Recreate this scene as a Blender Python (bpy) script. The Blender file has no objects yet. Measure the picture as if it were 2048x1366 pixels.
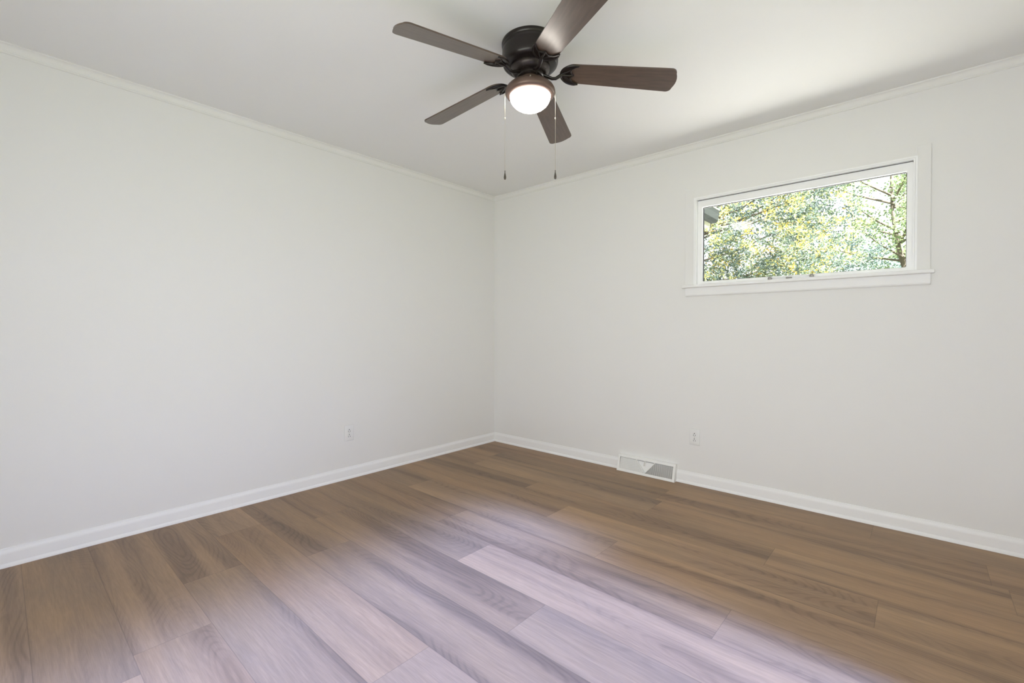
import bpy, bmesh, math, random
import numpy as np
from mathutils import Vector, Matrix

S = bpy.context.scene
COL = S.collection
R = math.radians
PI = math.pi

# ------------------------------------------------------------------ camera
H = 2.44                       # ceiling height
X1, Y1 = 3.75, -4.10           # right wall plane, rear wall plane (behind the camera)
cam = bpy.data.cameras.new('camera')
cam.sensor_width = 36.0
cam.lens = 916.75 / 2048 * 36
cam.shift_y = -9.82 / 2048
cam.clip_start = 0.02
cam_o = bpy.data.objects.new('camera', cam)
COL.objects.link(cam_o)
cam_o.location = (3.189, -3.3198, 1.1041)
cam_o.rotation_euler = (PI / 2 - 0.0124, 0, 0.7274)
S.camera = cam_o

# ------------------------------------------------------------------ light and exposure
S.view_settings.view_transform = 'Standard'
S.view_settings.look = 'None'
S.view_settings.gamma = 1.0
S.view_settings.use_curve_mapping = False
S.view_settings.exposure = 0.0
S.cycles.diffuse_bounces = 8
S.cycles.max_bounces = 16
S.cycles.use_denoising = True
S.cycles.sample_clamp_indirect = 12.0

world = bpy.data.worlds.new('sky')
S.world = world
world.use_nodes = True
bg = world.node_tree.nodes['Background']
bg.inputs[0].default_value = (0.90, 0.95, 1.0, 1)
wt = world.node_tree
geo = wt.nodes.new('ShaderNodeTexCoord')
sep = wt.nodes.new('ShaderNodeSeparateXYZ')
rmp = wt.nodes.new('ShaderNodeValToRGB')
e = rmp.color_ramp.elements
e[0].position, e[0].color = 0.10, (1.75, 1.80, 1.85, 1)
e[1].position, e[1].color = 0.60, (.50, .62, .80, 1)
wt.links.new(geo.outputs['Generated'], sep.inputs[0])
wt.links.new(sep.outputs[2], rmp.inputs[0])
wt.links.new(rmp.outputs[0], bg.inputs[0])
bg.inputs[1].default_value = 1.0


def lamp(name, kind, loc, direction, energy, color, **kw):
    l = bpy.data.lights.new(name, kind)
    l.energy = energy
    l.color = color
    for k, v in kw.items():
        setattr(l, k, v)
    o = bpy.data.objects.new(name, l)
    COL.objects.link(o)
    o.location = loc
    o.rotation_euler = Vector(direction).to_track_quat('-Z', 'Y').to_euler()
    return o


# sun on the garden: high from the right, a little behind the house
az = R(-10)
lamp('sun', 'SUN', (8, 0, 9), (-math.cos(az) * .57, -math.sin(az) * .57, -.82), 47.0, (1.0, .98, .935), angle=R(.6))
# daylight through the glazed door in the right wall: a soft, steep, nearly parallel shaft of skylight
DY0, DY1, DZ1 = -3.95, -1.475, 2.10
lamp('door_daylight', 'AREA', (X1 + .45, (DY0 + DY1) / 2, 1.45), (-1, 0, -1.02), 98.0, (.235, .39, 1.0),
     shape='RECTANGLE', size=DY1 - DY0 + .5, size_y=2.3, spread=R(12))
lamp('door_skylight', 'AREA', (X1 + .20, (DY0 + DY1) / 2, 1.10), (-1, 0, -.82), 7.5, (.37, .43, .95),
     shape='RECTANGLE', size=DY1 - DY0, size_y=2.0, spread=R(58))
# soft fill added behind the camera, shining through a made-up low opening
BX0, BX1, BZ0, BZ1 = 1.50, 3.65, .25, 1.85
lamp('rear_fill', 'AREA', ((BX0 + BX1) / 2, Y1 - .20, (BZ0 + BZ1) / 2), (0, 1, 0), 39.0, (.93, .94, .95),
     shape='RECTANGLE', size=BX1 - BX0, size_y=BZ1 - BZ0)


# ------------------------------------------------------------------ materials
def principled(name, color, rough=.5, metal=0., spec=.5, coat=0.):
    m = bpy.data.materials.new(name)
    m.use_nodes = True
    b = m.node_tree.nodes['Principled BSDF']
    b.inputs['Base Color'].default_value = (*color, 1)
    b.inputs['Roughness'].default_value = rough
    b.inputs['Metallic'].default_value = metal
    b.inputs['Specular IOR Level'].default_value = spec
    b.inputs['Coat Weight'].default_value = coat
    return m


def N(m, kind, **inp):
    n = m.node_tree.nodes.new(kind)
    for k, v in inp.items():
        if k in n.inputs:
            n.inputs[k].default_value = v
        else:
            setattr(n, k, v)
    return n


def L(m, a, b):
    m.node_tree.links.new(a, b)


def paint(name, color, rough, bump=.15, scale=260.):
    """rolled wall paint: flat colour, slight orange peel"""
    m = principled(name, color, rough, spec=.25)
    b = m.node_tree.nodes['Principled BSDF']
    tc = N(m, 'ShaderNodeTexCoord')
    no = N(m, 'ShaderNodeTexNoise', Scale=scale, Detail=2.)
    bu = N(m, 'ShaderNodeBump', Strength=bump, Distance=.0006)
    L(m, tc.outputs['Object'], no.inputs['Vector'])
    L(m, no.outputs[0], bu.inputs['Height'])
    L(m, bu.outputs[0], b.inputs['Normal'])
    return m


M = {}
M['wall'] = paint('wall_paint', (.80, .796, .783), .75)
M['ceiling'] = paint('ceiling_paint', (.83, .83, .815), .85)
M['trim'] = paint('trim_paint', (.86, .86, .86), .35, .03)
M['crown'] = paint('crown_paint', (.81, .805, .785), .5, .05)
M['vinyl'] = principled('white_vinyl', (.91, .915, .92), .35)
M['gasket'] = principled('dark_gasket', (.02, .02, .022), .6)
M['grey_metal'] = principled('grey_hardware', (.30, .29, .27), .4, .6)
M['plastic'] = principled('outlet_plastic', (.80, .80, .79), .3)
M['slot'] = principled('outlet_slot', (.03, .03, .03), .6)
M['vent'] = principled('vent_enamel', (.86, .86, .84), .4)
M['vent_in'] = principled('vent_inside', (.42, .42, .42), .7)
M['bronze'] = principled('oiled_bronze', (.016, .011, .010), .34, .25, .45, .15)
M['bronze_light'] = principled('brown_bronze', (.150, .098, .080), .40, .40)
M['ring'] = principled('motor_ring', (.045, .035, .033), .35, .6)
M['chain'] = principled('chain_metal', (.55, .50, .42), .3, .9)
M['fob'] = principled('fob_metal', (.10, .085, .07), .3, .7)
M['gutter'] = principled('gutter_shade_grey', (.030, .035, .032), .8, 0., .1)  # shade put into the colour: a pale gutter darkened although the sun hits it
M['soffit'] = principled('soffit_cream', (.30, .31, .21), .6)
M['bark'] = principled('bark', (.16, .13, .10), .9)
M['roofing'] = principled('roof_deck', (.25, .24, .23), .9)


def noise_color(m, scale, c0, c1, vec=None):
    b = m.node_tree.nodes['Principled BSDF']
    no = N(m, 'ShaderNodeTexNoise', Scale=scale, Detail=4.)
    tc = N(m, 'ShaderNodeTexCoord')
    mp = N(m, 'ShaderNodeMapping')
    if vec:
        mp.inputs['Scale'].default_value = vec
    rp = N(m, 'ShaderNodeValToRGB')
    rp.color_ramp.elements[0].position = .3
    rp.color_ramp.elements[1].position = .7
    rp.color_ramp.elements[0].color = (*c0, 1)
    rp.color_ramp.elements[1].color = (*c1, 1)
    L(m, tc.outputs['Object'], mp.inputs[0])
    L(m, mp.outputs[0], no.inputs['Vector'])
    L(m, no.outputs[0], rp.inputs[0])
    L(m, rp.outputs[0], b.inputs['Base Color'])


M['ground'] = principled('pale_paving', (.62, .60, .56), .9)
noise_color(M['ground'], 1.4, (.585, .575, .56), (.68, .67, .65))
noise_color(M['bark'], 9., (.08, .065, .05), (.22, .18, .14), (1, 1, .2))
M['lawn'] = principled('lawn_green', (.06, .09, .03), .95)
noise_color(M['lawn'], 8., (.055, .066, .038), (.090, .105, .058))
M['blade'] = principled('walnut_blade', (.10, .055, .040), .45, 0, .4, 1.)
M['blade'].node_tree.nodes['Principled BSDF'].inputs['Coat Roughness'].default_value = .27
noise_color(M['blade'], 6., (.062, .037, .026), (.092, .056, .040), (1.2, 14, 14))

# frosted lit globe
m = bpy.data.materials.new('lit_frosted_glass')
m.use_nodes = True
b = m.node_tree.nodes['Principled BSDF']
b.inputs['Base Color'].default_value = (.9, .9, .88, 1)
b.inputs['Roughness'].default_value = .25
b.inputs['Emission Color'].default_value = (1.0, .93, .84, 1)
b.inputs['Emission Strength'].default_value = 18.0
M['globe'] = m

# window pane: clear sheet with a real mirror-like reflection
m = bpy.data.materials.new('clear_pane')
m.use_nodes = True
nt = m.node_tree
nt.nodes.remove(nt.nodes['Principled BSDF'])
out = nt.nodes['Material Output']
tr = N(m, 'ShaderNodeBsdfTransparent', Color=(.97, .985, .98, 1))
gl = N(m, 'ShaderNodeBsdfGlossy', Roughness=.03)
fr = N(m, 'ShaderNodeFresnel', IOR=1.5)
mx = N(m, 'ShaderNodeMixShader')
L(m, fr.outputs[0], mx.inputs[0])
L(m, tr.outputs[0], mx.inputs[1])
L(m, gl.outputs[0], mx.inputs[2])
L(m, mx.outputs[0], out.inputs[0])
M['glass'] = m


def leaf_material(name, stops, gloss, trans):
    m = bpy.data.materials.new(name)
    m.use_nodes = True
    b = m.node_tree.nodes['Principled BSDF']
    out = m.node_tree.nodes['Material Output']
    at = N(m, 'ShaderNodeAttribute', attribute_name='tone')
    rp = N(m, 'ShaderNodeValToRGB')
    cr = rp.color_ramp
    while len(cr.elements) < len(stops):
        cr.elements.new(.5)
    for e, (p, c) in zip(cr.elements, stops):
        e.position = p
        e.color = (*c, 1)
    L(m, at.outputs['Fac'], rp.inputs[0])
    L(m, rp.outputs[0], b.inputs['Base Color'])
    b.inputs['Roughness'].default_value = gloss
    t = N(m, 'ShaderNodeBsdfTranslucent')
    L(m, rp.outputs[0], t.inputs[0])
    mx = N(m, 'ShaderNodeMixShader', Fac=trans)
    L(m, b.outputs[0], mx.inputs[1])
    L(m, t.outputs[0], mx.inputs[2])
    L(m, mx.outputs[0], out.inputs[0])
    return m


M['magnolia'] = leaf_material('magnolia_leaf', [(0., (.085, .125, .13)), (.40, (.20, .265, .21)), (.68, (.36, .43, .22)),
                                               (.86, (.70, .64, .22)), (1., (.82, .56, .12))], .22, .35)
M['pale_leaf'] = leaf_material('pale_leaf', [(0., (.15, .21, .12)), (.6, (.27, .36, .18)), (1., (.42, .48, .24))], .4, .4)
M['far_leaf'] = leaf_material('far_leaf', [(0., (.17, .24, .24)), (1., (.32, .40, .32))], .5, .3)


def make_floor_material():
    m = principled('vinyl_plank_floor', (.3, .2, .15), .42, 0, .4)
    b = m.node_tree.nodes['Principled BSDF']
    uv = N(m, 'ShaderNodeUVMap', uv_map='plank')
    sx = N(m, 'ShaderNodeSeparateXYZ')
    L(m, uv.outputs[0], sx.inputs[0])
    tone = N(m, 'ShaderNodeAttribute', attribute_name='tone')
    warm = N(m, 'ShaderNodeAttribute', attribute_name='warm')
    plen = N(m, 'ShaderNodeAttribute', attribute_name='plen')
    pwid = N(m, 'ShaderNodeAttribute', attribute_name='pwid')

    def math_(op, a, b_=None, c=None):
        n = N(m, 'ShaderNodeMath', operation=op)
        for i, v in enumerate((a, b_, c)):
            if v is None:
                continue
            if isinstance(v, (int, float)):
                n.inputs[i].default_value = v
            else:
                L(m, v, n.inputs[i])
        return n.outputs[0]

    def vec(x, y, z=0.):
        c = N(m, 'ShaderNodeCombineXYZ')
        for i, v in enumerate((x, y, z)):
            if isinstance(v, (int, float)):
                c.inputs[i].default_value = v
            else:
                L(m, v, c.inputs[i])
        return c.outputs[0]

    u, v = sx.outputs[0], sx.outputs[1]
    uo = math_('MULTIPLY_ADD', tone.outputs['Fac'], 41.3, u)
    vo = math_('MULTIPLY_ADD', warm.outputs['Fac'], 17.7, v)

    def noise(su, sv, detail, rough=.5, dist=0.):
        n = N(m, 'ShaderNodeTexNoise', Scale=1., Detail=detail, Roughness=rough, Distortion=dist)
        L(m, vec(math_('MULTIPLY', uo, su), math_('MULTIPLY', vo, sv), tone.outputs['Fac']), n.inputs['Vector'])
        return n.outputs[0]

    broad = noise(.55, 9., 2., .40, .35)
    patch = noise(1.6, 5., 3., .5, .8)
    mid = noise(4., 48., 3., .6, .6)
    fine = noise(14., 330., 3., .6)
    # cathedral figure
    wv = N(m, 'ShaderNodeTexWave', Scale=1., Distortion=18., Detail=4.)
    wv.bands_direction = 'Y'
    wv.inputs['Detail Scale'].default_value = .9
    L(m, vec(math_('MULTIPLY', uo, 2.2), math_('MULTIPLY', vo, 14.)), wv.inputs['Vector'])

    def ramp(fac, stops):
        rp = N(m, 'ShaderNodeValToRGB')
        cr = rp.color_ramp
        while len(cr.elements) < len(stops):
            cr.elements.new(.5)
        for e, (p, c) in zip(cr.elements, stops):
            e.position = p
            e.color = (*c, 1)
        L(m, fac, rp.inputs[0])
        return rp.outputs[0]

    def mix(fac, a, b_, kind='MIX'):
        n = N(m, 'ShaderNodeMix', data_type='RGBA', blend_type=kind)
        for i, v in ((0, fac), (6, a), (7, b_)):
            if isinstance(v, (int, float)):
                n.inputs[i].default_value = v
            elif isinstance(v, tuple):
                n.inputs[i].default_value = (*v, 1)
            else:
                L(m, v, n.inputs[i])
        return n.outputs[2]

    FT = FLOOR_TINT
    dark = tuple(a * c for a, c in zip((.205, .150, .118), FT))
    midc = tuple(a * c for a, c in zip((.315, .232, .172), FT))
    lite = tuple(a * c for a, c in zip((.400, .290, .200), FT))
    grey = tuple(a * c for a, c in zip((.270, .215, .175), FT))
    rust = tuple(a * c for a, c in zip((.365, .238, .155), FT))
    base = ramp(broad, [(.32, dark), (.46, midc), (.66, lite)])
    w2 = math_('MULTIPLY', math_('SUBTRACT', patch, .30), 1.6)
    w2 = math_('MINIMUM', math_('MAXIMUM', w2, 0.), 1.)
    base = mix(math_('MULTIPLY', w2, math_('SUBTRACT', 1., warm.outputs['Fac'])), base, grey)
    base = mix(math_('MULTIPLY', math_('MULTIPLY', w2, warm.outputs['Fac']), .6), base, rust)
    # plank to plank value
    val = math_('MULTIPLY_ADD', tone.outputs['Fac'], .26, .86)
    val = math_('MULTIPLY', val, math_('MULTIPLY_ADD', mid, .46, .77))
    val = math_('MULTIPLY', val, math_('MULTIPLY_ADD', fine, .46, .77))
    rings = noise(1.3, 4.6, 1., .3)
    ph = math_('MULTIPLY_ADD', fine, .8, math_('MULTIPLY', rings, 185.))
    ln = math_('MAXIMUM', math_('SINE', ph), 0.)
    msk = math_('MINIMUM', math_('MAXIMUM', math_('MULTIPLY', math_('SUBTRACT', .53, broad), 6.), 0.), 1.)
    val = math_('MULTIPLY', val, math_('SUBTRACT', 1., math_('MULTIPLY', math_('MULTIPLY', ln, msk), .17)))
    val = math_('MULTIPLY', val, math_('MULTIPLY_ADD', wv.outputs['Fac'], .08, .96))
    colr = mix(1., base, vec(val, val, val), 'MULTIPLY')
    # micro-bevel seams
    d1 = math_('MINIMUM', u, math_('SUBTRACT', plen.outputs['Fac'], u))
    d2 = math_('MINIMUM', v, math_('SUBTRACT', pwid.outputs['Fac'], v))
    dm = math_('MINIMUM', d1, d2)
    seam = math_('LESS_THAN', dm, .0013)
    colr = mix(math_('MULTIPLY', seam, .35), colr, (.07, .05, .035))
    L(m, colr, b.inputs['Base Color'])
    ro = math_('MULTIPLY_ADD', mid, .16, .40)
    L(m, ro, b.inputs['Roughness'])
    bu = N(m, 'ShaderNodeBump', Strength=.25, Distance=.0006)
    hgt = math_('MULTIPLY_ADD', fine, .5, math_('MULTIPLY', math_('MINIMUM', dm, .004), 250.))
    L(m, hgt, bu.inputs['Height'])
    L(m, bu.outputs[0], b.inputs['Normal'])
    return m


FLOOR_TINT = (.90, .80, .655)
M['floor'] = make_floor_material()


# ------------------------------------------------------------------ mesh helpers
def link_mesh(name, bm, mat, parent=None, smooth=False, loc=None, recalc=True):
    if recalc:
        bmesh.ops.recalc_face_normals(bm, faces=bm.faces)
    me = bpy.data.meshes.new(name)
    bm.to_mesh(me)
    bm.free()
    if smooth:
        for p in me.polygons:
            p.use_smooth = True
        try:
            me.set_sharp_from_angle(angle=R(38))
        except Exception:
            pass
    me.materials.append(mat)
    o = bpy.data.objects.new(name, me)
    COL.objects.link(o)
    if parent:
        o.parent = parent
    if loc:
        o.location = loc
    return o


def thing(name, loc=(0, 0, 0), rz=0.):
    o = bpy.data.objects.new(name, None)
    o.empty_display_size = .1
    COL.objects.link(o)
    o.location = loc
    o.rotation_euler = (0, 0, rz)
    return o


def tag(o, label=None, cat=None, group=None, kind=None):
    if label:
        o['label'] = label
    if cat:
        o['category'] = cat
    if group:
        o['group'] = group
    if kind:
        o['kind'] = kind
    return o


def box(bm, x0, x1, y0, y1, z0, z1, bevel=0., seg=2):
    vs = [bm.verts.new((x, y, z)) for z in (z0, z1) for y in (y0, y1) for x in (x0, x1)]
    fs = [(0, 2, 3, 1), (4, 5, 7, 6), (0, 1, 5, 4), (2, 6, 7, 3), (0, 4, 6, 2), (1, 3, 7, 5)]
    faces = [bm.faces.new([vs[i] for i in f]) for f in fs]
    if bevel:
        es = list({e for f in faces for e in f.edges})
        bmesh.ops.bevel(bm, geom=es, offset=bevel, segments=seg, affect='EDGES', profile=.5)
    return vs


def lathe(bm, prof, seg=64, cap_top=False, cap_bot=False):
    rings = []
    for r, z in prof:
        if r < 1e-6:
            rings.append([bm.verts.new((0, 0, z))])
        else:
            rings.append([bm.verts.new((r * math.cos(2 * PI * k / seg), r * math.sin(2 * PI * k / seg), z)) for k in range(seg)])
    for a, b_ in zip(rings, rings[1:]):
        for k in range(seg):
            k2 = (k + 1) % seg
            if len(a) == 1:
                bm.faces.new((a[0], b_[k], b_[k2]))
            elif len(b_) == 1:
                bm.faces.new((a[k], a[k2], b_[0]))
            else:
                bm.faces.new((a[k], a[k2], b_[k2], b_[k]))
    if cap_top and len(rings[0]) > 1:
        bm.faces.new(rings[0])
    if cap_bot and len(rings[-1]) > 1:
        bm.faces.new(rings[-1])


def tube(bm, pts, radii, seg=10, squash=1.):
    pts = [Vector(p) for p in pts]
    if not hasattr(radii, '__len__'):
        radii = [radii] * len(pts)
    rings = []
    prev = None
    for i, p in enumerate(pts):
        d = (pts[min(i + 1, len(pts) - 1)] - pts[max(i - 1, 0)]).normalized()
        if prev is None:
            ref = Vector((0, 0, 1)) if abs(d.z) < .9 else Vector((1, 0, 0))
            a = d.cross(ref).normalized()
        else:
            a = (prev - d * prev.dot(d)).normalized()
        prev = a
        b_ = d.cross(a)
        rings.append([bm.verts.new(p + (a * math.cos(2 * PI * k / seg) + b_ * math.sin(2 * PI * k / seg) * squash) * radii[i]) for k in range(seg)])
    for r0, r1 in zip(rings, rings[1:]):
        for k in range(seg):
            k2 = (k + 1) % seg
            bm.faces.new((r0[k], r0[k2], r1[k2], r1[k]))
    bm.faces.new(rings[0])
    bm.faces.new(list(reversed(rings[-1])))


def prism(bm, poly, z0, z1, fn=None):
    """extruded polygon in XY; fn maps (x,y,z) to a placed point"""
    fn = fn or (lambda x, y, z: (x, y, z))
    a = [bm.verts.new(fn(x, y, z0)) for x, y in poly]
    b_ = [bm.verts.new(fn(x, y, z1)) for x, y in poly]
    bm.faces.new(a)
    bm.faces.new(list(reversed(b_)))
    n = len(poly)
    for i in range(n):
        j = (i + 1) % n
        bm.faces.new((a[i], a[j], b_[j], b_[i]))


def run(bm, prof, a, b_, out, mitre_a=0., mitre_b=0.):
    """profile (d from wall, z) extruded from a to b along the wall; out = unit vector off the wall"""
    a, b_, out = Vector(a), Vector(b_), Vector(out)
    d = (b_ - a).normalized()
    r0 = [bm.verts.new(a + out * p + Vector((0, 0, z)) + d * (p * mitre_a)) for p, z in prof]
    r1 = [bm.verts.new(b_ + out * p + Vector((0, 0, z)) - d * (p * mitre_b)) for p, z in prof]
    n = len(prof)
    for i in range(n):
        j = (i + 1) % n
        bm.faces.new((r0[i], r0[j], r1[j], r1[i]))
    bm.faces.new(r0)
    bm.faces.new(list(reversed(r1)))


def panel_with_hole(bm, u0, u1, z0, z1, hu0, hu1, hz0, hz1, d0, d1, axis):
    """a wall slab with one rectangular opening; axis 'x' runs along x (depth in y), 'y' along y"""
    def bx(a0, a1, c0, c1):
        if a1 - a0 < 1e-6 or c1 - c0 < 1e-6:
            return
        if axis == 'x':
            box(bm, a0, a1, d0, d1, c0, c1)
        else:
            box(bm, d0, d1, a0, a1, c0, c1)
    bx(u0, hu0, z0, z1)
    bx(hu1, u1, z0, z1)
    bx(hu0, hu1, z0, hz0)
    bx(hu0, hu1, hz1, z1)


# ------------------------------------------------------------------ room shell
T = .14
WX0, WX1, WZ0, WZ1 = 1.992, 3.163, 1.412, 2.036       # rough opening of the window

bm = bmesh.new()
box(bm, -T, 0, Y1 - T, T, -.05, H + .08)
tag(link_mesh('wall_left', bm, M['wall']), 'blank off-white painted wall running to the corner on the left', 'wall', kind='structure')
bm = bmesh.new()
panel_with_hole(bm, 0, X1 + T, -.05, H + .08, WX0, WX1, WZ0, WZ1, 0, T, 'x')
tag(link_mesh('wall_right', bm, M['wall']), 'off-white painted wall with the small high window', 'wall', kind='structure')
bm = bmesh.new()
panel_with_hole(bm, Y1 - T, 0, -.05, H + .08, DY0, DY1, 0, DZ1, X1, X1 + T, 'y')
tag(link_mesh('wall_side', bm, M['wall']), 'off-white painted side wall beside the camera with a glazed door opening', 'wall', kind='structure')
bm = bmesh.new()
panel_with_hole(bm, 0, X1, -.05, H + .08, BX0, BX1, BZ0, BZ1, Y1 - T, Y1, 'x')
tag(link_mesh('wall_back', bm, M['wall']), 'off-white painted wall behind the camera with a wide opening added for the fill lamp', 'wall', kind='structure')
bm = bmesh.new()
box(bm, -.0, X1, Y1, 0, H, H + .08)
tag(link_mesh('ceiling', bm, M['ceiling']), 'smooth white ceiling', 'ceiling', kind='structure')
bm = bmesh.new()
box(bm, -.6, X1 + 2.5, Y1 - 1.6, .45, H + .10, H + .22)  # side overhang added to keep direct sun out of the door opening
tag(link_mesh('roof', bm, M['roofing']), 'roof deck over the room with a deep overhang added to block the sun', 'roof', kind='structure')

# floor: rows of planks running along x
random.seed(11)
W = .2325
PL = 1.53
anchors = {0: 3.0, 1: 3.43, 2: 1.95, 3: 1.117, 4: 3.07, 5: 2.012, 6: 2.64, 7: 1.535, 8: 2.07, 9: .957, 10: 1.915, 11: .80, 12: 1.20}
bm = bmesh.new()
uvl = bm.loops.layers.uv.new('plank')
recs = []
nrow = int(math.ceil(-Y1 / W))
for k in range(nrow):
    ya, yb = -k * W, max(-(k + 1) * W, Y1)
    x = anchors.get(k, random.uniform(0, PL)) % PL - PL
    while x < X1:
        xa, xb = max(x, 0.), min(x + PL, X1)
        if xb - xa > .004:
            vs = [bm.verts.new(p) for p in ((xa, yb, 0), (xb, yb, 0), (xb, ya, 0), (xa, ya, 0))]
            f = bm.faces.new(vs)
            for lp, q in zip(f.loops, ((xa - x, ya - yb), (xb - x, ya - yb), (xb - x, 0), (xa - x, 0))):
                lp[uvl].uv = q
            tn, wm = random.random(), random.random()
            if x > 1.2 and 1 <= k <= 6:          # the tan planks on the window side
                tn, wm = .70 + .3 * tn, .75 + .25 * wm
            recs.append((tn, wm, PL, W))
        x += PL
floor = link_mesh('floor', bm, M['floor'], recalc=False)
for i, nm in enumerate(('tone', 'warm', 'plen', 'pwid')):
    at = floor.data.attributes.new(nm, 'FLOAT', 'FACE')
    at.data.foreach_set('value', [r[i] for r in recs])
tag(floor, 'brown wood-look plank floor with grey and tan streaks', 'floor', kind='structure')
bm = bmesh.new()
box(bm, -T, X1 + T, Y1 - T, T, -.12, -.05)
tag(link_mesh('floor_slab', bm, M['roofing']), 'slab under the plank floor', 'slab', kind='structure')

# baseboards: flat board with rounded top and a shoe moulding at the foot
BASE = [(0, 0), (.019, 0), (.0185, .006), (.0165, .012), (.0125, .0165), (.0105, .018), (.0105, .060), (.0098, .066),
        (.0075, .073), (.0045, .079), (.0035, .086), (0, .087)]
VX0, VX1 = 1.398, 1.862
bm = bmesh.new()
GY = -2.36
run(bm, BASE, (0, 0, 0), (0, GY + .0002, 0), (1, 0, 0), 1., 0)
run(bm, BASE, (0, GY - .0002, 0), (0, Y1, 0), (1, 0, 0))
tag(link_mesh('baseboard_left', bm, M['trim'], smooth=True), 'white baseboard with shoe moulding along the blank wall', 'baseboard', kind='structure')
bm = bmesh.new()
run(bm, BASE, (0, 0, 0), (VX0 + .012, 0, 0), (0, -1, 0), 1., 0)
run(bm, BASE, (VX1 - .004, 0, 0), (X1, 0, 0), (0, -1, 0))
tag(link_mesh('baseboard_right', bm, M['trim'], smooth=True), 'white baseboard with shoe moulding under the window, broken by the vent', 'baseboard', kind='structure')
bm = bmesh.new()
run(bm, BASE, (0, Y1, 0), (X1, Y1, 0), (0, 1, 0))
tag(link_mesh('baseboard_back', bm, M['trim'], smooth=True), 'white baseboard behind the camera', 'baseboard', kind='structure')

# small cove crown with two beads
def crown_profile():
    p = [(0, -.047), (.0050, -.047), (.0062, -.0445), (.0050, -.042), (.0042, -.0405), (.0062, -.039), (.0070, -.0365), (.0062, -.034), (.0055, -.033)]
    for k in range(7):
        t = k / 6 * PI / 2
        p.append((.0215 - .0155 * math.cos(t), -.031 + .024 * math.sin(t)))
    p += [(.0225, -.006), (.0225, 0), (0, 0)]
    return p
CROWN = crown_profile()
bm = bmesh.new()
run(bm, CROWN, (0, 0, H), (0, Y1, H), (1, 0, 0), 1., 0)
tag(link_mesh('trim_1', bm, M['crown'], smooth=True), 'thin painted crown moulding along the top of the blank wall', 'crown moulding', kind='structure')
bm = bmesh.new()
run(bm, CROWN, (0, 0, H), (X1, 0, H), (0, -1, 0), 1., 0)
tag(link_mesh('trim_2', bm, M['crown'], smooth=True), 'thin painted crown moulding along the top of the window wall', 'crown moulding', kind='structure')

# ------------------------------------------------------------------ window
win = thing('window_1', (0, 0, 0))
tag(win, 'small wide white-framed awning window high on the wall, trees outside', 'window', kind='structure')


def rect_frame(bm, x0, x1, z0, z1, w, y0, y1, wl=None, wr=None, wt=None, wb=None, bevel=0.):
    wl = w if wl is None else wl
    wr = w if wr is None else wr
    wt = w if wt is None else wt
    wb = w if wb is None else wb
    o = [(x0, z0), (x1, z0), (x1, z1), (x0, z1)]
    i = [(x0 + wl, z0 + wb), (x1 - wr, z0 + wb), (x1 - wr, z1 - wt), (x0 + wl, z1 - wt)]
    V = {}
    for nm, P in (('o', o), ('i', i)):
        for y, t in ((y0, 'f'), (y1, 'b')):
            V[nm + t] = [bm.verts.new((x, y, z)) for x, z in P]
    for k in range(4):
        j = (k + 1) % 4
        bm.faces.new((V['of'][k], V['of'][j], V['if'][j], V['if'][k]))
        bm.faces.new((V['ob'][k], V['ob'][j], V['ib'][j], V['ib'][k]))
        bm.faces.new((V['of'][k], V['of'][j], V['ob'][j], V['ob'][k]))
        bm.faces.new((V['if'][k], V['if'][j], V['ib'][j], V['ib'][k]))
    if bevel:
        bmesh.ops.recalc_face_normals(bm, faces=bm.faces)
        es = [e for e in bm.edges if len(e.link_faces) == 2 and e.calc_face_angle(0) > .5]
        bmesh.ops.bevel(bm, geom=es, offset=bevel, segments=2, affect='EDGES')


CX0, CX1, CZT = 1.919, 3.227, 2.103
SILL_T = 1.431
bm = bmesh.new()     # flat casing painted with the wall: two legs and a head
box(bm, CX0, 1.985, -.013, -.0004, SILL_T, CZT, .0015)
box(bm, 3.168, CX1, -.013, -.0004, SILL_T, CZT, .0015)
box(bm, 1.985, 3.168, -.0125, -.0004, 2.044, CZT - .0004)
link_mesh('casing', bm, M['wall'], win)
bm = bmesh.new()     # bright bead round the inner edge of the casing, then the jamb lining
rect_frame(bm, 1.980, 3.173, SILL_T - .002, 2.049, .010, -.0185, -.002, wb=.001, bevel=.002)
link_mesh('bead', bm, M['vinyl'], win, smooth=True)
bm = bmesh.new()
rect_frame(bm, 1.9905, 3.1625, SILL_T - .018, 2.0385, .0075, -.016, .125, wb=.005)
link_mesh('jamb', bm, M['vinyl'], win)
bm = bmesh.new()     # dark gasket behind the sash's top edge
box(bm, 1.999, 3.154, .012, .060, 2.0270, 2.0312)
link_mesh('gasket', bm, M['gasket'], win)
SX0, SX1, SZ0, SZ1 = 1.9975, 3.1555, 1.415, 2.0275
GX0, GX1, GZ0, GZ1 = 2.030, 3.1285, 1.455, 1.981
bm = bmesh.new()
rect_frame(bm, SX0, SX1, SZ0, SZ1, 0, .008, .050, wl=GX0 - SX0, wr=SX1 - GX1, wt=SZ1 - GZ1, wb=GZ0 - SZ0, bevel=.003)
link_mesh('sash', bm, M['vinyl'], win, smooth=True)
bm = bmesh.new()
rect_frame(bm, GX0 - .004, GX1 + .004, GZ0 - .004, GZ1 + .004, .0065, .0275, .0455)
link_mesh('glazing_seal', bm, M['gasket'], win)
bm = bmesh.new()
vs = [bm.verts.new(p) for p in ((GX0, .032, GZ0), (GX1, .032, GZ0), (GX1, .032, GZ1), (GX0, .032, GZ1))]
bm.faces.new(vs)
link_mesh('pane', bm, M['glass'], win)
bm = bmesh.new()
box(bm, 1.903, 3.244, -.044, .010, 1.411, SILL_T, .0045, 3)
link_mesh('sill', bm, M['trim'], win, smooth=True)
bm = bmesh.new()
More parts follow.
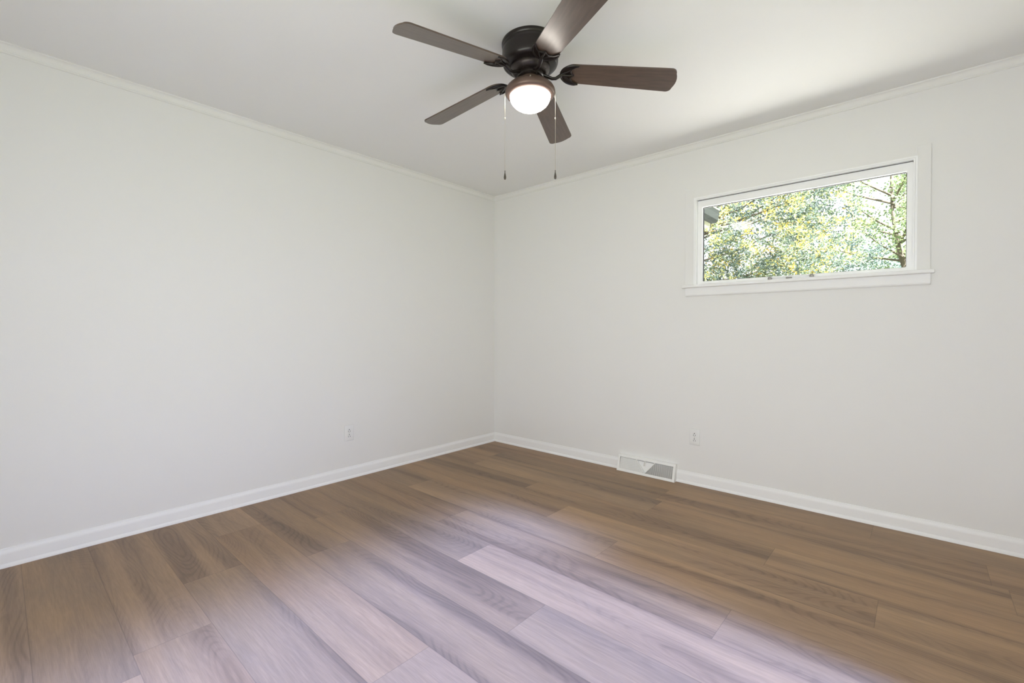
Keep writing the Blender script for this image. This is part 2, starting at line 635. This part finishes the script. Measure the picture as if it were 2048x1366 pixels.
prism(bm, [(-.0004, 1.3525), (-.010, 1.3525), (-.014, 1.357), (-.016, 1.364), (-.016, 1.411), (-.0004, 1.411)], 1.921, 3.228,
      lambda x, y, z: (z, x, y))
link_mesh('apron', bm, M['trim'], win)
# awning operator: slim bar on two grey blocks, small latch between them
bm = bmesh.new()
box(bm, 2.470, 2.682, -.006, .004, 1.4455, 1.4515, .0015)
link_mesh('operator_bar', bm, M['vinyl'], win)
for x in (2.462, 2.690):
    bm = bmesh.new()
    box(bm, x - .0105, x + .0105, -.012, .009, 1.4315, 1.4485, .003)
    box(bm, x - .006, x + .006, -.014, .009, 1.4400, 1.4530, .0025)
    link_mesh('bracket', bm, M['grey_metal'], win, smooth=True)
bm = bmesh.new()
box(bm, 2.553, 2.585, -.010, .009, 1.4335, 1.4425, .003)
link_mesh('latch', bm, M['grey_metal'], win, smooth=True)


# ------------------------------------------------------------------ ceiling fan
FX, FY = 1.822, -1.657
fan = thing('ceiling_fan', (FX, FY, H))
tag(fan, 'dark bronze five-blade ceiling fan with a lit frosted globe and two pull chains', 'ceiling fan')
bm = bmesh.new()
lathe(bm, [(.02, 0), (.131, 0), (.1325, -.003), (.1325, -.012), (.1300, -.0155), (.1290, -.018), (.1305, -.022), (.1305, -.027), (.1290, -.030),
           (.1285, -.033), (.1300, -.038), (.1305, -.048), (.1305, -.078), (.1295, -.090), (.1265, -.099), (.120, -.105), (.108, -.1075), (.092, -.109), (.02, -.109)], 96)
link_mesh('motor_housing', bm, M['bronze'], fan, smooth=True)
bm = bmesh.new()
lathe(bm, [(.05, -.108), (.089, -.108), (.091, -.112), (.091, -.121), (.088, -.128), (.081, -.135), (.076, -.140), (.070, -.142), (.05, -.142)], 80)
link_mesh('motor_ring', bm, M['ring'], fan, smooth=True)
bm = bmesh.new()
lathe(bm, [(.03, -.140), (.062, -.140), (.064, -.143), (.064, -.156), (.060, -.160), (.03, -.160)], 64)
for k in range(10):
    a = 2 * PI * (k + .5) / 10
    tube(bm, [(.054 * math.cos(a), .054 * math.sin(a), -.158), (.054 * math.cos(a), .054 * math.sin(a), -.1635)], .0035, 8)
link_mesh('flywheel', bm, M['bronze'], fan, smooth=True)
fit_ = None
bm = bmesh.new()
lathe(bm, [(.03, -.158), (.043, -.158), (.044, -.162), (.044, -.168), (.050, -.172), (.062, -.177), (.080, -.185), (.097, -.195), (.109, -.206),
           (.1150, -.217), (.1165, -.224), (.1160, -.231), (.1125, -.237), (.1060, -.2415), (.0975, -.2445), (.0950, -.2445), (.0945, -.236), (.03, -.230)], 96)
fitter = link_mesh('light_fitter', bm, M['bronze_light'], fan, smooth=True)
for k in range(3):
    a = R(-50) + k * 2 * PI / 3
    bm = bmesh.new()
    d = Vector((math.cos(a), math.sin(a), 0))
    tube(bm, [d * .106 + Vector((0, 0, -.212)), d * .117 + Vector((0, 0, -.209))], .0032, 10)
    link_mesh('screw', bm, M['chain'], fitter, smooth=True)
bm = bmesh.new()
prof = [(.0940, -.236), (.0945, -.243)]
for k in range(1, 17):
    t = k / 16 * PI / 2
    prof.append((.0945 * math.cos(t) if k < 16 else 0., -.244 - .066 * math.sin(t)))
lathe(bm, prof, 80)
link_mesh('glass_globe', bm, M['globe'], fan, smooth=True)

# blade: rounded root, slightly wider tip with rounded corners
def blade_outline():
    r0, r1, w0, w1 = .150, .668, .0555, .0680
    P = []
    n = 10
    # lower side root -> tip
    for k in range(n + 1):                    # root, bottom half (quarter ellipse)
        t = k / n * PI / 2
        P.append((r0 + .055 * (1 - math.sin(t)) * 1.0 if False else r0 + .055 - .055 * math.cos(t), -w0 * math.sin(t)))
    c = .024
    for k in range(9):
        t = k / 8 * PI / 2
        P.append((r1 - .010 - c + c * math.sin(t), -w1 + c - c * math.cos(t)))
    for k in range(1, 6):                     # gentle bow of the tip
        t = k / 6
        y = (-w1 + c) + t * 2 * (w1 - c)
        P.append((r1 - .010 + .010 * (1 - (y / (w1 - c)) ** 2), y))
    for k in range(9):
        t = k / 8 * PI / 2
        P.append((r1 - .010 - c + c * math.cos(t), w1 - c + c * math.sin(t)))
    for k in range(n, 0, -1):
        t = k / n * PI / 2
        P.append((r0 + .055 - .055 * math.cos(t), w0 * math.sin(t)))
    return P


PITCH = R(-12.5)
ZB = -.140
def tilt(x, y, z):
    c, s = math.cos(PITCH), math.sin(PITCH)
    return (x, y * c - z * s, y * s + z * c - (x - .15) * .0965)     # blades sag a little towards the tips


bm = bmesh.new()
prism(bm, blade_outline(), -.003, .003, tilt)
blade_me = link_mesh('blade', bm, M['blade'], fan, smooth=False)
bm = bmesh.new()
# bracket plate: crescent gripping the blade root with a scalloped inner edge
outer, inner = [], []
for k in range(21):
    t = -PI / 2 + k / 20 * PI
    outer.append((.205 - .064 * math.cos(t), .0570 * math.sin(t)))
scal = [(.223, .0555), (.206, .047), (.192, .036), (.186, .024), (.188, .013), (.197, .004), (.201, 0.),
        (.197, -.004), (.188, -.013), (.186, -.024), (.192, -.036), (.206, -.047), (.223, -.0555)]
poly = outer + scal
prism(bm, poly, -.0075, -.0032, tilt)
tube(bm, [tilt(x, y, -.0078) for x, y in [(.223, -.0555)] + outer + [(.223, .0555)]], [.0028] + [.0048] * 21 + [.0028], 8)
tube(bm, [tilt(x, y, -.0085) for x, y in scal], .0032, 8)
tube(bm, [tilt(.142, 0, -.009), tilt(.170, 0, -.011), tilt(.201, 0, -.0085)], [.007, .0045, .003], 8)
for s in (-1, 1):
    tube(bm, [tilt(.148, s * .004, -.008), tilt(.166, s * .016, -.0095), tilt(.188, s * .030, -.0085)], [.005, .0035, .0028], 8)
tube(bm, [(.050, 0, -.008), (.068, 0, -.010), (.086, 0, -.017), (.102, 0, -.024), (.118, 0, -.024), (.132, 0, -.016), (.146, 0, -.008)],
     [.010, .010, .0095, .009, .009, .010, .010], 12, .75)
bracket_me = link_mesh('blade_bracket', bm, M['bronze'], fan, smooth=True)
for i, a in enumerate((38.5, 113.0, 185.0, 260.0, 329.0)):
    for src in (blade_me, bracket_me):
        o = src if i == 0 else src.copy()
        if i:
            COL.objects.link(o)
            o.parent = fan
        o.location = (0, 0, ZB)
        o.rotation_euler = (0, 0, R(a))
# pull chains either side of the globe
right = Vector((math.cos(.7274), math.sin(.7274), 0))
for s, zt, zb in ((-1, -.236, -.590), (1, -.222, -.588)):
    p = right * (.1175 * s)
    bm = bmesh.new()
    tube(bm, [(p.x * .93, p.y * .93, zt + .006), (p.x, p.y, zt), (p.x, p.y, zb)], .0011, 6)
    for z in (-.345,):
        lathe_b = bmesh.new()
        lathe_b.free()
        tube(bm, [(p.x, p.y, z + .005), (p.x, p.y, z + .002), (p.x, p.y, z - .002), (p.x, p.y, z - .005)], [.0012, .0028, .0028, .0012], 8)
    ch = link_mesh('pull_chain', bm, M['chain'], fan, smooth=True)
    bm = bmesh.new()
    lathe(bm, [(0, .016), (.0016, .015), (.0022, .012), (.0018, .008), (.0024, .003), (.0042, -.006), (.0056, -.014), (.0058, -.019), (.0046, -.025), (0, -.028)], 20)
    link_mesh('fob', bm, M['fob'], ch, smooth=True, loc=(p.x, p.y, zb - .012))


# ------------------------------------------------------------------ duplex outlets
def build_outlet():
    """faces -Y, centred on its origin, back on the wall plane"""
    root = thing('wall_outlet')
    bm = bmesh.new()
    box(bm, -.037, .037, -.0055, -.0003, -.0585, .0585, .0035, 3)
    link_mesh('cover_plate', bm, M['plastic'], root, smooth=True)
    bm = bmesh.new()
    bmesh.ops.create_cone(bm, cap_ends=True, segments=16, radius1=.0032, radius2=.0028, depth=.0016,
                          matrix=Matrix.Translation((0, -.0062, 0)) @ Matrix.Rotation(R(90), 4, 'X'))
    link_mesh('screw', bm, M['chain'], root)
    for s in (1, -1):
        bm = bmesh.new()
        pts = []
        for k in range(40):
            t = 2 * PI * k / 40
            pts.append((max(-.0155, min(.0155, .0178 * math.cos(t))), .0145 * math.sin(t)))
        prism(bm, pts, -.0075, -.004, lambda x, y, z, s=s: (x, z, y + s * .0195))
        rc = link_mesh('receptacle', bm, M['plastic'], root)
        for sx_, hh in ((-.0063, .0052), (.0063, .0044)):
            bm = bmesh.new()
            box(bm, sx_ - .0014, sx_ + .0014, -.0079, -.0068, s * .0195 - .0062 - hh, s * .0195 - .0062 + hh)
            link_mesh('slot', bm, M['slot'], rc)
        bm = bmesh.new()
        pts = [(.0034 * math.cos(2 * PI * k / 18), .0034 * math.sin(2 * PI * k / 18)) for k in range(18)]
        prism(bm, pts, -.0079, -.0068, lambda x, y, z, s=s: (x, z, y + s * .0195 + .0066))
        link_mesh('ground_hole', bm, M['slot'], rc)
    return root


def copy_tree(o, parent=None):
    c = o.copy()
    COL.objects.link(c)
    c.parent = parent
    for ch in list(o.children):
        copy_tree(ch, c)
    return c


out_a = build_outlet()
out_a.location = (1.988, 0, .3435)
tag(out_a, 'white duplex outlet on the window wall, above and right of the vent', 'outlet', 'white duplex wall outlets')
out_b = copy_tree(out_a)
out_b.location = (0, -1.575, .3405)
out_b.rotation_euler = (0, 0, R(90))
tag(out_b, 'white duplex outlet on the blank wall without a window', 'outlet', 'white duplex wall outlets')


# ------------------------------------------------------------------ baseboard register
vent = thing('air_vent', (0, 0, 0))
tag(vent, 'white metal baseboard air vent with slatted grille and triangular centre on the floor', 'air vent')
A0, A1 = VX0, VX1
FB, FTp = Vector((0, -.058, .003)), Vector((0, -.0235, .1215))     # foot and head of the sloping face
fu = (FTp - FB)
FH = fu.length
fu.normalize()
fn = Vector((0, -fu.z, fu.y))           # outward normal of the sloping face


def face_pt(u, v, w):
    """u along the wall from the left end, v up the face, w out of the face"""
    p = FB + fu * v + fn * w
    return (A0 + u, p.y, p.z)


LEN = A1 - A0
MB, MT, MS = .017, .016, .017           # borders
TX0, TX1, TXA = .33 * LEN, .655 * LEN, .497 * LEN
vb, vt = MB, FH - MT


def edge_x(side, v):
    """edge of the centre triangle at height v"""
    t = (v - vb) / (vt - vb)
    return TXA + t * ((TX0 if side < 0 else TX1) - TXA)


bm = bmesh.new()     # shell: ends, top flange, face frame
prism(bm, [(-.0005, 0), (-.058, 0), (-.060, .003), (-.0245, .1235), (-.022, .1245), (-.0005, .1245)], A0, A0 + .0025, lambda x, y, z: (z, x, y))
prism(bm, [(-.0005, 0), (-.058, 0), (-.060, .003), (-.0245, .1235), (-.022, .1245), (-.0005, .1245)], A1 - .0025, A1, lambda x, y, z: (z, x, y))
box(bm, A0, A1, -.0245, -.0005, .1225, .1247, .0008)
for poly in ([(0, -.002), (LEN, -.002), (LEN, MB), (0, MB)], [(0, FH - MT), (LEN, FH - MT), (LEN, FH + .002), (0, FH + .002)],
             [(0, MB), (MS, MB), (MS, FH - MT), (0, FH - MT)], [(LEN - MS, MB), (LEN, MB), (LEN, FH - MT), (LEN - MS, FH - MT)]):
    prism(bm, poly, -.0012, .0012, face_pt)
link_mesh('housing', bm, M['vent'], vent)
bm = bmesh.new()     # recess behind the grille
box(bm, A0 + .004, A1 - .004, -.020, -.012, .004, .119)
link_mesh('duct_opening', bm, M['vent_in'], vent)
for side in (-1, 1):
    bm = bmesh.new()
    u = MS + .004 if side < 0 else LEN - MS - .004
    step = .0078
    while True:
        e_top, e_bot = edge_x(side, vt), TXA
        # vertical extent of a fin that starts at u: clipped by the triangle's slanting edge
        if side < 0:
            if u > TXA - .004:
                break
            vtop = vt if u < TX0 else vb + (u - TXA) / (TX0 - TXA) * (vt - vb)
        else:
            if u < TXA + .004:
                break
            vtop = vt if u > TX1 else vb + (u - TXA) / (TX1 - TXA) * (vt - vb)
        if vtop - vb > .004:
            n = 6
            P = []
            vtop -= .0025
            for k in range(n + 1):
                t = k / n
                vv = vb + t * (vtop - vb)
                bow = side * -.0045 * (t * t)
                lean = side * .0060
                for (du, w) in ((bow + lean * .5, .0008), (bow - lean * .5, -.0095)):
                    P.append((u + du, vv, w))
            vs = [bm.verts.new(face_pt(*q)) for q in P]
            # give each fin a thickness of 3 mm
            vs2 = [bm.verts.new(face_pt(q[0] + .0030, q[1], q[2])) for q in P]
            for k in range(n):
                a, b_, c, d = 2 * k, 2 * k + 1, 2 * k + 3, 2 * k + 2
                bm.faces.new((vs[a], vs[b_], vs[c], vs[d]))
                bm.faces.new((vs2[a], vs2[d], vs2[c], vs2[b_]))
                bm.faces.new((vs[a], vs[d], vs2[d], vs2[a]))
                bm.faces.new((vs[b_], vs2[b_], vs2[c], vs[c]))
            bm.faces.new((vs[0], vs2[0], vs2[1], vs[1]))
            bm.faces.new((vs[-2], vs[-1], vs2[-1], vs2[-2]))
        u += -side * step
    link_mesh('grille', bm, M['vent'], vent)
bm = bmesh.new()
prism(bm, [(TXA, vb), (TX1, vt), (TX0, vt)], -.012, -.010, face_pt)
tri = link_mesh('centre_panel', bm, M['vent'], vent)
bm = bmesh.new()
for (ua, ub) in ((TX0, TXA), (TX1, TXA)):
    d = Vector((ub - ua, vb - vt)).normalized()
    nrm = Vector((-d.y, d.x)) * .0028
    prism(bm, [(ua + nrm.x, vt + nrm.y), (ub + nrm.x, vb + nrm.y), (ub - nrm.x, vb - nrm.y), (ua - nrm.x, vt - nrm.y)], -.006, .0014, face_pt)
link_mesh('panel_rib', bm, M['vent'], vent)
bm = bmesh.new()
uc = TXA - .006
for du in (-.005, .005):
    prism(bm, [(uc + du - .0012, vt - .038), (uc + du + .0012, vt - .038), (uc + du + .0012, vt + .001), (uc + du - .0012, vt + .001)], -.004, .004, face_pt)
link_mesh('damper_lever', bm, M['vent'], vent)


# ------------------------------------------------------------------ outside
bm = bmesh.new()
vs = [bm.verts.new(p) for p in ((-40, -40, -.12), (40, -40, -.12), (40, 60, -.12), (-40, 60, -.12))]
bm.faces.new(vs)
tag(link_mesh('ground', bm, M['lawn']), 'green lawn around the house', 'ground', kind='structure')
bm = bmesh.new()
box(bm, -3.0, 6.0, .16, 6.5, -.115, -.06)
tag(link_mesh('patio_floor', bm, M['ground']), 'pale paved patio under the window outside', 'patio', kind='structure')

eave = thing('house_eave', (.75, 1.6, 2.5))
tag(eave, 'roof eave corner with a gutter coloured as if shaded outside the window, by its top left corner', 'roof eave')
EX, EY0, EY1, EZ = 1.27 - .75, .62 - 1.6, 2.80 - 1.6, -.02
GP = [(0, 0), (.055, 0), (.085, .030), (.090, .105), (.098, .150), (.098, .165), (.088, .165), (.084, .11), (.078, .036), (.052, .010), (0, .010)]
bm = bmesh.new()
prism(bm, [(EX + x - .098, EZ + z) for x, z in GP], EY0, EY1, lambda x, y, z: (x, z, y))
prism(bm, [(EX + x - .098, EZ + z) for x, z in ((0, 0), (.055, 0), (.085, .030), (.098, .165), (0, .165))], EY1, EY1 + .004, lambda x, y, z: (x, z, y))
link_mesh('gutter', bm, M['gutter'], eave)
bm = bmesh.new()
box(bm, EX - .016, EX + .004, EY0, EY1 + .004, EZ + .150, EZ + .168, .003)
link_mesh('gutter_lip', bm, M['soffit'], eave)
bm = bmesh.new()
box(bm, EX - .122, EX - .098, EY0, EY1 - .01, EZ - .05, EZ + .165)
box(bm, EX - 1.2, EX - .098, EY1 - .03, EY1 - .006, EZ - .05, EZ + .165)
link_mesh('fascia', bm, M['soffit'], eave)
bm = bmesh.new()
box(bm, EX - 1.2, EX - .11, EY0, EY1 - .03, EZ - .045, EZ - .03)
link_mesh('soffit', bm, M['soffit'], eave)
bm = bmesh.new()
box(bm, EX - 1.2, EX - .72, EY0, EY1 - .5, -2.62, EZ - .0455)
link_mesh('side_wall', bm, M['soffit'], eave)
bm = bmesh.new()
prism(bm, [(EX - .07, EZ + .167), (EX - 1.2, EZ + .545), (EX - 1.2, EZ + .575), (EX - .07, EZ + .185)], EY0, EY1 + .02, lambda x, y, z: (x, z, y))
link_mesh('shingles', bm, M['roofing'], eave)


def leaves(name, centers, per, size, spread, mat, parent, seed, tone_fn, lens=.42):
    """rosettes of folded leaves round each twig end"""
    rg = np.random.default_rng(seed)
    C = np.repeat(np.asarray(centers), per, axis=0)
    tone = np.repeat(tone_fn(rg, len(centers)), per)
    n = len(C)
    d = rg.normal(size=(n, 3))
    d[:, 2] = d[:, 2] * .7 + .25
    d /= np.linalg.norm(d, axis=1)[:, None]
    base = C + d * rg.uniform(0, spread, (n, 1)) + rg.normal(scale=spread * .35, size=(n, 3))
    ln = size * rg.uniform(.65, 1.2, (n, 1))
    side = np.cross(d, rg.normal(size=(n, 3)))
    side /= np.linalg.norm(side, axis=1)[:, None]
    up = np.cross(side, d)
    midp = base + d * ln * .5
    v0 = base
    v1 = midp + side * ln * lens * .5 + up * ln * .10
    v2 = base + d * ln - up * ln * .08
    v3 = midp - side * ln * lens * .5 + up * ln * .10
    V = np.stack([v0, v1, v2, v3], 1).reshape(-1, 3)
    idx = np.arange(n) * 4
    F = np.stack([idx, idx + 1, idx + 2, idx, idx + 2, idx + 3], 1).reshape(-1)
    me = bpy.data.meshes.new(name)
    me.vertices.add(len(V))
    me.vertices.foreach_set('co', V.ravel())
    me.loops.add(len(F))
    me.loops.foreach_set('vertex_index', F)
    me.polygons.add(2 * n)
    me.polygons.foreach_set('loop_start', np.arange(2 * n) * 3)
    me.polygons.foreach_set('loop_total', np.full(2 * n, 3))
    at = me.attributes.new('tone', 'FLOAT', 'FACE')
    tt = np.clip(tone + rg.normal(scale=.07, size=n), 0, 1)
    at.data.foreach_set('value', np.repeat(tt, 2).astype(np.float32))
    me.update()
    me.validate()
    me.materials.append(mat)
    o = bpy.data.objects.new(name, me)
    COL.objects.link(o)
    o.parent = parent
    return o


def shell(rg, n, rad, lo=.55, lumps=None):
    """points in the outer part of a lumpy ellipsoid crown"""
    d = rg.normal(size=(n, 3))
    d /= np.linalg.norm(d, axis=1)[:, None]
    r = rg.uniform(lo ** 3, 1, n) ** (1 / 3)
    k = 1 + .10 * np.sin(d[:, 0] * 7 + 1) * np.sin(d[:, 1] * 6) + .08 * np.sin(d[:, 2] * 9 + d[:, 0] * 4)
    return d * (r * k)[:, None] * np.asarray(rad)


def tree_wood(name, lines, parent):
    bm = bmesh.new()
    for pts, r0, r1 in lines:
        n = len(pts)
        tube(bm, pts, [r0 + (r1 - r0) * i / (n - 1) for i in range(n)], 9)
    return link_mesh(name, bm, M['bark'], parent, smooth=True)


# big glossy evergreen filling most of the view
mag = thing('magnolia_tree', (-2.5, 12.0, -.12))
tag(mag, 'big glossy evergreen tree with yellowing leaves filling the left of the window view', 'tree')
rg = np.random.default_rng(5)
pts = shell(rg, 6800, (4.5, 3.2, 4.2), .62) + np.array([0, 0, 4.3])
pts = pts[pts[:, 2] > .6]


def tone_mag(rg, n):
    t = rg.uniform(.0, .55, n)
    y = rg.random(n)
    t[y > .70] = rg.uniform(.64, .84, (y > .70).sum())
    t[y > .88] = rg.uniform(.84, 1., (y > .88).sum())
    return t


leaves('foliage', pts, 16, .105, .12, M['magnolia'], mag, 6, tone_mag)
wood = [([(0, 0, 0), (.05, .02, 1.5), (0, .05, 3.2), (.05, 0, 5.5), (0, 0, 7.2)], .13, .03)]
random.seed(3)
for k in range(34):
    z = random.uniform(1.2, 6.2)
    a = random.uniform(0, 2 * PI)
    ln = 3.0 * math.sqrt(max(.1, 1 - ((z - 4.0) / 4.2) ** 2))
    wood.append(([(0, 0, z), (math.cos(a) * ln * .6, math.sin(a) * ln * .4, z + .25), (math.cos(a) * ln * 1.2, math.sin(a) * ln * .8, z + .8)], .035, .010))
tree_wood('trunk', wood, mag)

# airy pale tree at the right of the view
pale = thing('deciduous_tree', (3.1, 19.6, -.12))
tag(pale, 'airy pale green tree with bare branches at the right of the window view', 'tree')
rg = np.random.default_rng(15)
twigs = []
wood = [([(0, 0, 0), (-.05, 0, 2.0), (-.25, .05, 3.2), (-.55, 0, 4.4), (-.75, .05, 5.8), (-.8, 0, 7.4)], .16, .03)]
random.seed(8)
for k in range(30):
    z = random.uniform(2.2, 6.8)
    a = random.uniform(0, 2 * PI)
    ln = random.uniform(1.2, 2.7)
    x0 = -.05 - max(0, z - 2) * .16
    up = random.uniform(.2, 1.1)
    pp = [(x0, 0, z), (x0 + math.cos(a) * ln * .5, math.sin(a) * ln * .5, z + up * .4), (x0 + math.cos(a) * ln, math.sin(a) * ln, z + up)]
    wood.append((pp, .045, .010))
    for q in range(26):
        t = random.uniform(.35, 1.1)
        twigs.append((x0 + math.cos(a) * ln * t + random.gauss(0, .22), math.sin(a) * ln * t + random.gauss(0, .22), z + up * t + random.gauss(0, .16)))
tree_wood('trunk', wood, pale)
leaves('foliage', np.array(twigs), 14, .11, .16, M['pale_leaf'], pale, 17, lambda rg, n: rg.uniform(.2, 1, n), .6)

# hazy lower trees further back
for (x, y, rx, rz, zc, sd, lab) in ((.2, 25.5, 2.9, 3.0, 3.1, 31, 'soft blue-green round tree low in the window view, behind the evergreen'),
                                    (4.2, 33.0, 4.2, 3.3, 3.6, 33, 'distant blue-green tree at the lower right of the window view')):
    t = thing('round_tree', (x, y, -.12))
    tag(t, lab, 'tree', 'distant round trees')
    rg = np.random.default_rng(sd)
    pts = shell(rg, 1300, (rx, rx * .8, rz), .6) + np.array([0, 0, zc])
    pts = pts[pts[:, 2] > .3]
    leaves('foliage', pts, 8, .16, .16, M['far_leaf'], t, sd + 1, lambda rg, n: rg.uniform(0, 1, n), .6)
    tree_wood('trunk', [([(0, 0, 0), (.05, 0, zc * .6), (0, 0, zc + rz * .6)], .14, .04)], t)
